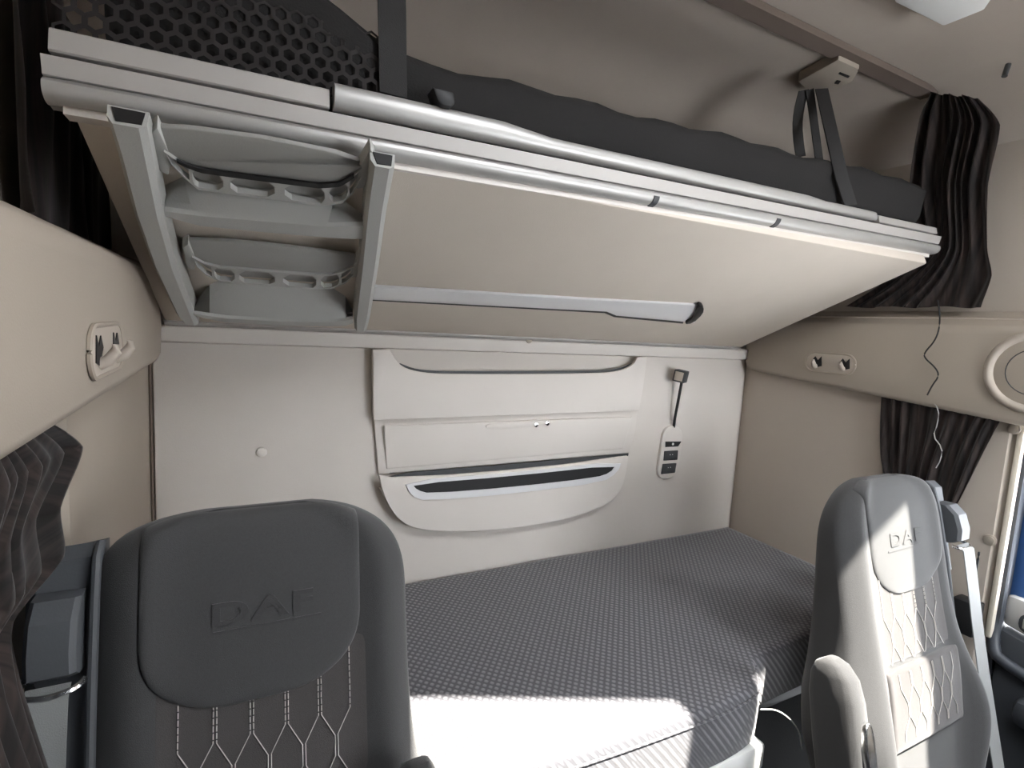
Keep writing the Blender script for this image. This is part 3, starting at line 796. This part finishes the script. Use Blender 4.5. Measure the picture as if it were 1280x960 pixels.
obj('base_panel', join(box(.02, WD - .02, -.53, -.012, .60, .645, .004), box(.52, 1.36, -.775, -.53, .60, .645, .004), box(1.36, WD - .02, -.69, -.53, .60, .645, .004)), M['darkgrey'], bb)
obj('front_ledge', box(.54, 1.345, -.815, -.776, .585, .652, .008), M['white'], bb)
tag(obj('cable', tube(smooth_line([(1.375, -.77, .70), (1.42, -.79, .70), (1.46, -.82, .66), (1.465, -.83, .61)], 2), .0016, 6), M['white']), 'thin white cable sticking out beside the mattress corner', 'cable')

# ================================================================== SEATS
def seat(x0, y0, ztop, tilt, out, label, arm_off=.27, arm_h=0.0, arm_d=0.0):
    """air-suspended cab seat facing -Y; out = +1/-1: side carrying the belt housing"""
    t_ = math.radians(tilt)
    up = Vector((0, math.sin(t_), math.cos(t_))); fw = Vector((0, -math.cos(t_), math.sin(t_)))
    H = .80
    O = Vector((x0, y0, ztop)) - up * H          # bottom centre of the back's front plane
    root = thing('cab_seat', label, 'seat', (x0, y0 - .35, 0))
    def P(s, h, d_): return O + Vector((s, 0, 0)) + up * h + fw * d_
    def wid(h, s=0.0):
        if s * out > 0:                      # the outboard shoulder stays square where the belt housing joins
            w = .222 + .052 * math.exp(-((h - .20) / .14) ** 2)
            if h > .66: w *= max(0.02, 1 - ((h - .66) / .1425) ** 5.0) ** (1 / 2.8)
            return w
        w = .224 + .052 * math.exp(-((h - .20) / .14) ** 2)
        if h > .62: w *= max(0.02, 1 - ((h - .62) / .184) ** 3.1) ** (1 / 2.4)
        return w
    def topf(h):
        return 1.0 if h < .66 else max(.05, (1 - ((h - .66) / .146) ** 2.6)) ** (1 / 2.6)
    def front(s, h):
        w = wid(h, s); u = min(1, abs(s) / w)
        base = .055 * (1 - u ** 5) ** .2 * topf(h)
        bol = (.020 + .040 * math.exp(-((h - .18) / .15) ** 2)) * math.exp(-((u - .80) / .16) ** 2) * (1 - u ** 8) * topf(h)
        lumb = .012 * math.exp(-((h - .30) / .12) ** 2) * (1 - u * u)
        return base + bol + lumb - .055
    rings = []
    NH, NS = 64, 40
    for i in range(NH + 1):
        h = H * (1 - (1 - i / NH) ** 1.35)
        ring = []
        for k in range(NS + 1):
            u = -math.cos(math.pi * k / NS); u = math.copysign(abs(u) ** .8, u); w = wid(h, u)
            ring.append(P(w * u, h, front(w * u, h)))
        for k in range(1, NS):
            u = math.cos(math.pi * k / NS)
            u = math.copysign(abs(u) ** .8, u); w = wid(h, u)
            ring.append(P(w * u * .985, h, -.055 - (.125 - .115 * min(1, max(0, (h - .30) / .46)) ** 1.1) * (1 - abs(u) ** 4) ** .25 * topf(h) ** .8))
        rings.append(ring)
    br_ = obj('backrest', loft(rings), M['seat'], root, angle=70)
    def patch(name, h0, h1, wf, off, m, par, rows=36, cols=24, px0=0.0):
        grid = []
        for j in range(rows + 1):
            b = -math.cos(math.pi * j / rows)
            h = (h0 + h1) / 2 + (h1 - h0) / 2 * b
            w = wf(h)
            line = []
            for i in range(cols + 1):
                a = -math.cos(math.pi * i / cols)
                s = w * a
                fe = max(0, 1 - abs(a) ** 8) ** .25 * max(0, 1 - abs(b) ** 14) ** .25
                s = s + px0
                s = math.copysign(min(abs(s), .93 * wid(h, s)), s)
                line.append(P(s, h, front(s, h) - .006 + (off + .006) * fe))
            grid.append(line)
        bm = bmesh.new()
        V = [[bm.verts.new(p) for p in l] for l in grid]
        for j in range(rows):
            for i in range(cols): bm.faces.new((V[j][i], V[j][i + 1], V[j + 1][i + 1], V[j + 1][i]))
        return obj(name, bm, m, par, angle=75)
    PB = .515
    def wpad(h):
        w = .152 + .006 * (h - .6)
        if h < PB + .12: w *= max(.05, 1 - ((PB + .12 - h) / .121) ** 2.6) ** (1 / 2.6)
        return w
    hp = patch('headrest_pad', PB, .798, wpad, .010, M['seat_pad'], root, px0=out * .014)
    # stitched centre insert above the lumbar seam, and the lumbar cushion
    LB = .365
    patch('upper_insert', LB + .002, PB + .07, lambda h: .150, .0025, M['seat_insert'], root, 16, 20)
    lum = patch('lumbar_cushion', .18, LB - .004, lambda h: .158, .014, M['seat_insert'], root, 24, 24)
    def lay(sh, off):
        return [P(s, h, front(s, h) + off) for s, h in sh]
    def dense(a, b, n=10): return [(a[0] + (b[0] - a[0]) * i / n, a[1] + (b[1] - a[1]) * i / n) for i in range(n + 1)]
    def lattice(hs, cols, sp, off, name, par, lim):
        """vertical double rows that split into diamonds"""
        bms = None
        for c in cols:
            for sgn in (-1, 1):
                if (c == cols[0] and sgn < 0) or (c == cols[-1] and sgn > 0): continue
                poly = []
                x = c * sp
                for k, h in enumerate(hs):
                    shift = 0 if (k // 2) % 2 == 0 else sgn * sp / 2
                    inner = .0022 * sgn if (k // 2) % 2 == 0 else -.0022 * sgn
                    poly.append((x + shift + inner, h))
                path = []
                for a, b in zip(poly, poly[1:]): path += dense(a, b)
                path = [p for p in path if abs(p[0]) < lim]
                b_ = dashes(lay(path, off), .0042, .0022, .0009, 4)
                bms = b_ if bms is None else join(bms, b_)
        obj(name, bms, M['thread'], par, smooth=False)
    lattice((PB + .055, .470, .435, .405, .370), (-2.5, -1.5, -.5, .5, 1.5, 2.5), .048, .0036, 'stitching', root, .149)
    lattice((LB - .012, .320, .285, .255, .225, .205), (-2.5, -1.5, -.5, .5, 1.5, 2.5), .048, .0150, 'stitching', lum, .149)
    # embossed letters with underline on the headrest
    tx = bpy.data.curves.new('emblem', 'FONT'); tx.body = 'DAF'; tx.size = .044; tx.extrude = .0008; tx.align_x = 'CENTER'; tx.space_character = 1.15
    tx.offset = .0012
    to = bpy.data.objects.new('t', tx); COL.objects.link(to)
    bpy.context.view_layer.update()
    me = bpy.data.meshes.new_from_object(to.evaluated_get(bpy.context.evaluated_depsgraph_get()))
    bpy.data.objects.remove(to); bpy.data.curves.remove(tx)
    bm = bmesh.new(); bm.from_mesh(me); bpy.data.meshes.remove(me)
    bmesh.ops.triangulate(bm, faces=bm.faces[:])
    for _ in range(3):
        bmesh.ops.subdivide_edges(bm, edges=[e for e in bm.edges if e.calc_length() > .005], cuts=1)
        bmesh.ops.triangulate(bm, faces=bm.faces[:])
    for v in bm.verts:
        s = v.co.x * 1.6 + out * .008; h = .635 + v.co.y
        v.co = P(s, h, front(s, h) + .0112 + v.co.z)
    bm = join(bm, loft([[P(s, .622, front(s, .62) + .008), P(s, .622, front(s, .62) + .0110), P(s, .626, front(s, .62) + .0110), P(s, .626, front(s, .62) + .008)] for s in [-.075 + .15 * i / 12 for i in range(13)]]))
    obj('embossed_letters', bm, M['emboss'], hp, smooth=False)
    # belt housing on the outboard side: tall shell with inner edge rib
    def hx(a): return out * (.214 + a)
    hs = []
    for h, wv, d0, d1 in ((.10, .075, -.10, -.045), (.30, .080, -.10, -.040), (.55, .084, -.085, -.035), (.70, .086, -.070, -.030), (.752, .086, -.068, -.030), (.770, .084, -.066, -.045)):
        ring = [P(hx(0), h, d0), P(hx(0), h, d1), P(hx(.012), h, d1 + .012), P(hx(wv - .014), h - .004, d1 + .008), P(hx(wv), h - .010, d1 - .008), P(hx(wv), h - .012, d0)]
        hs.append(ring)
    obj('belt_housing', loft(hs), M['housing'], root, angle=25)
    obj('housing_rib', tube([P(hx(.004), h, dd) for h, dd in ((.12, -.020), (.30, -.010), (.55, -.004), (.70, -.006), (.752, -.012), (.768, -.03))], .006, 8), M['housing'], root)
    # protruding belt guide, dark roller slot, metal loop
    gd = []
    for h, dd in ((.605, .012), (.612, .028), (.64, .034), (.68, .030), (.705, .012), (.710, -.01)):
        gd.append([P(hx(.016), h, -.045), P(hx(.016), h, dd - .008), P(hx(.022), h, dd), P(hx(.064), h, dd), P(hx(.070), h, dd - .008), P(hx(.070), h, -.045)])
    gu = obj('belt_guide', loft(gd), M['housing'], root, angle=30)
    obj('guide_recess', prism([P(hx(a), h, -.0285) for a, h in ((.016, .52), (.072, .52), (.072, .604), (.016, .604))], fw * .003), M['black'], root)
    lp_ = [P(hx(.010), .598, .010), P(hx(.016), .592, .026), P(hx(.044), .589, .032), P(hx(.072), .592, .026), P(hx(.078), .598, .010), P(hx(.074), .608, -.004)]
    obj('belt_loop', tube(smooth_line(lp_, 2), .0045, 8), M['chrome'], root)
    wb = []
    wvs = []
    for h, dd, a in ((.600, .020, .044), (.586, .032, .044), (.50, .030, .045), (.40, .026, .048), (.28, .022, .054), (.12, .020, .062), (-.05, .02, .066)):
        wb.append(P(hx(a), h, dd)); wvs.append(Vector((.046 if out < 0 else .056, 0, 0)))
    obj('seat_belt', band(wb, wvs, fw * .0025), M['web'], root, angle=60)
    # folded-up armrest on the inboard side
    def ax(a): return -out * (arm_off + a)
    ar = []
    for h, da, db, wv in ((-.02, -.070, .035, .050), (.10, -.060, .045, .054), (.24, -.060, .055, .056), (.34, -.055, .055, .056), (.385, -.045, .048, .054), (.410, -.030, .030, .048), (.420, -.012, .010, .034)):
        q = []
        for k in range(16):
            an = 2 * math.pi * k / 16
            cx_ = math.copysign(abs(math.cos(an)) ** .55, math.cos(an)); cy_ = math.copysign(abs(math.sin(an)) ** .55, math.sin(an))
            q.append(P(ax(.036 + wv / 2 * cx_), h + arm_h, arm_d + (da + db) / 2 + (db - da) / 2 * cy_))
        ar.append(q)
    am = obj('armrest', loft(ar), M['seat'], root, angle=60)
    obj('armrest_lever', prism([P(ax(.036 + a), h + arm_h, .048 + arm_d) for a, h in smooth_poly([(-.016, .20), (.016, .20), (.016, .31), (-.016, .31)], 2)], fw * .016, .003), M['chrome'], am)
    obj('armrest_pivot', cyl(P(ax(-.012), .02 + arm_h, -.01), (1, 0, 0), .030, .040, 24, bevel=.004), M['darkgrey'], am)
    # seat cushion, side shield and pedestal
    cz = O.z - .06
    cr_ = []
    for y, zt, w in ((.02, .06, .20), (-.02, .085, .235), (-.10, .075, .25), (-.30, .070, .25), (-.42, .078, .25), (-.48, .060, .24), (-.51, .01, .22)):
        yy = O.y + y
        cr_.append([(x0 - w, yy, cz - .09), (x0 - w - .004, yy, cz + zt * .6), (x0 - w * .9, yy, cz + zt + .03), (x0 - w * .62, yy, cz + zt + .012), (x0, yy, cz + zt), (x0 + w * .62, yy, cz + zt + .012), (x0 + w * .9, yy, cz + zt + .03), (x0 + w + .004, yy, cz + zt * .6), (x0 + w, yy, cz - .09)])
    obj('seat_cushion', loft(cr_), M['seat'], root, angle=60)
    obj('seat_base', join(box(x0 - .20, x0 + .20, O.y - .42, O.y + .02, .12, cz - .085, .03), box(x0 - .18, x0 + .18, O.y - .40, O.y, 0, .12, .01)), M['darkgrey'], root)
    return root
seat(.255, -.665, 1.315, 14, -1, 'near charcoal cab seat with large padded headrest, in shadow at the lower left', .168, -.02, .085)
seat(1.70, -.830, 1.290, 14, 1, 'far grey cab seat catching the sun at the right with raised armrest', .285, .01, .0)

# thin rod and dark bracket at the foot of the right pillar
rd = thing('belt_anchor', 'thin dark rod on a small black mount at the foot of the right door pillar', 'rod', (2.1200, -0.8850, 0.7770))
obj('mount', box(2.085, 2.138, -.905, -.845, .80, .90, .006), M['black'], rd)
obj('rod', tube(smooth_line([(2.1100, -0.8927, 0.8088), (2.1100, -0.8822, 0.9389), (2.1100, -0.8816, 1.0190), (2.1100, -0.8817, 1.0480)], 1), .003, 8), M['black'], rd)

GROUPS = {'screw_cap': 'round screw caps on the walls', 'curtain': 'dark brown cab curtains', 'cab_seat': 'two cab seats',
          'side_shelf': 'side consoles along the two walls', 'bunk_strap': 'straps holding up the bunk'}
for o in list(C.objects):
    g = GROUPS.get(o.name.split('.')[0])
    if g and 'label' in o: o['group'] = g
for o in list(C.objects):
    if '_o' in o: del o['_o']
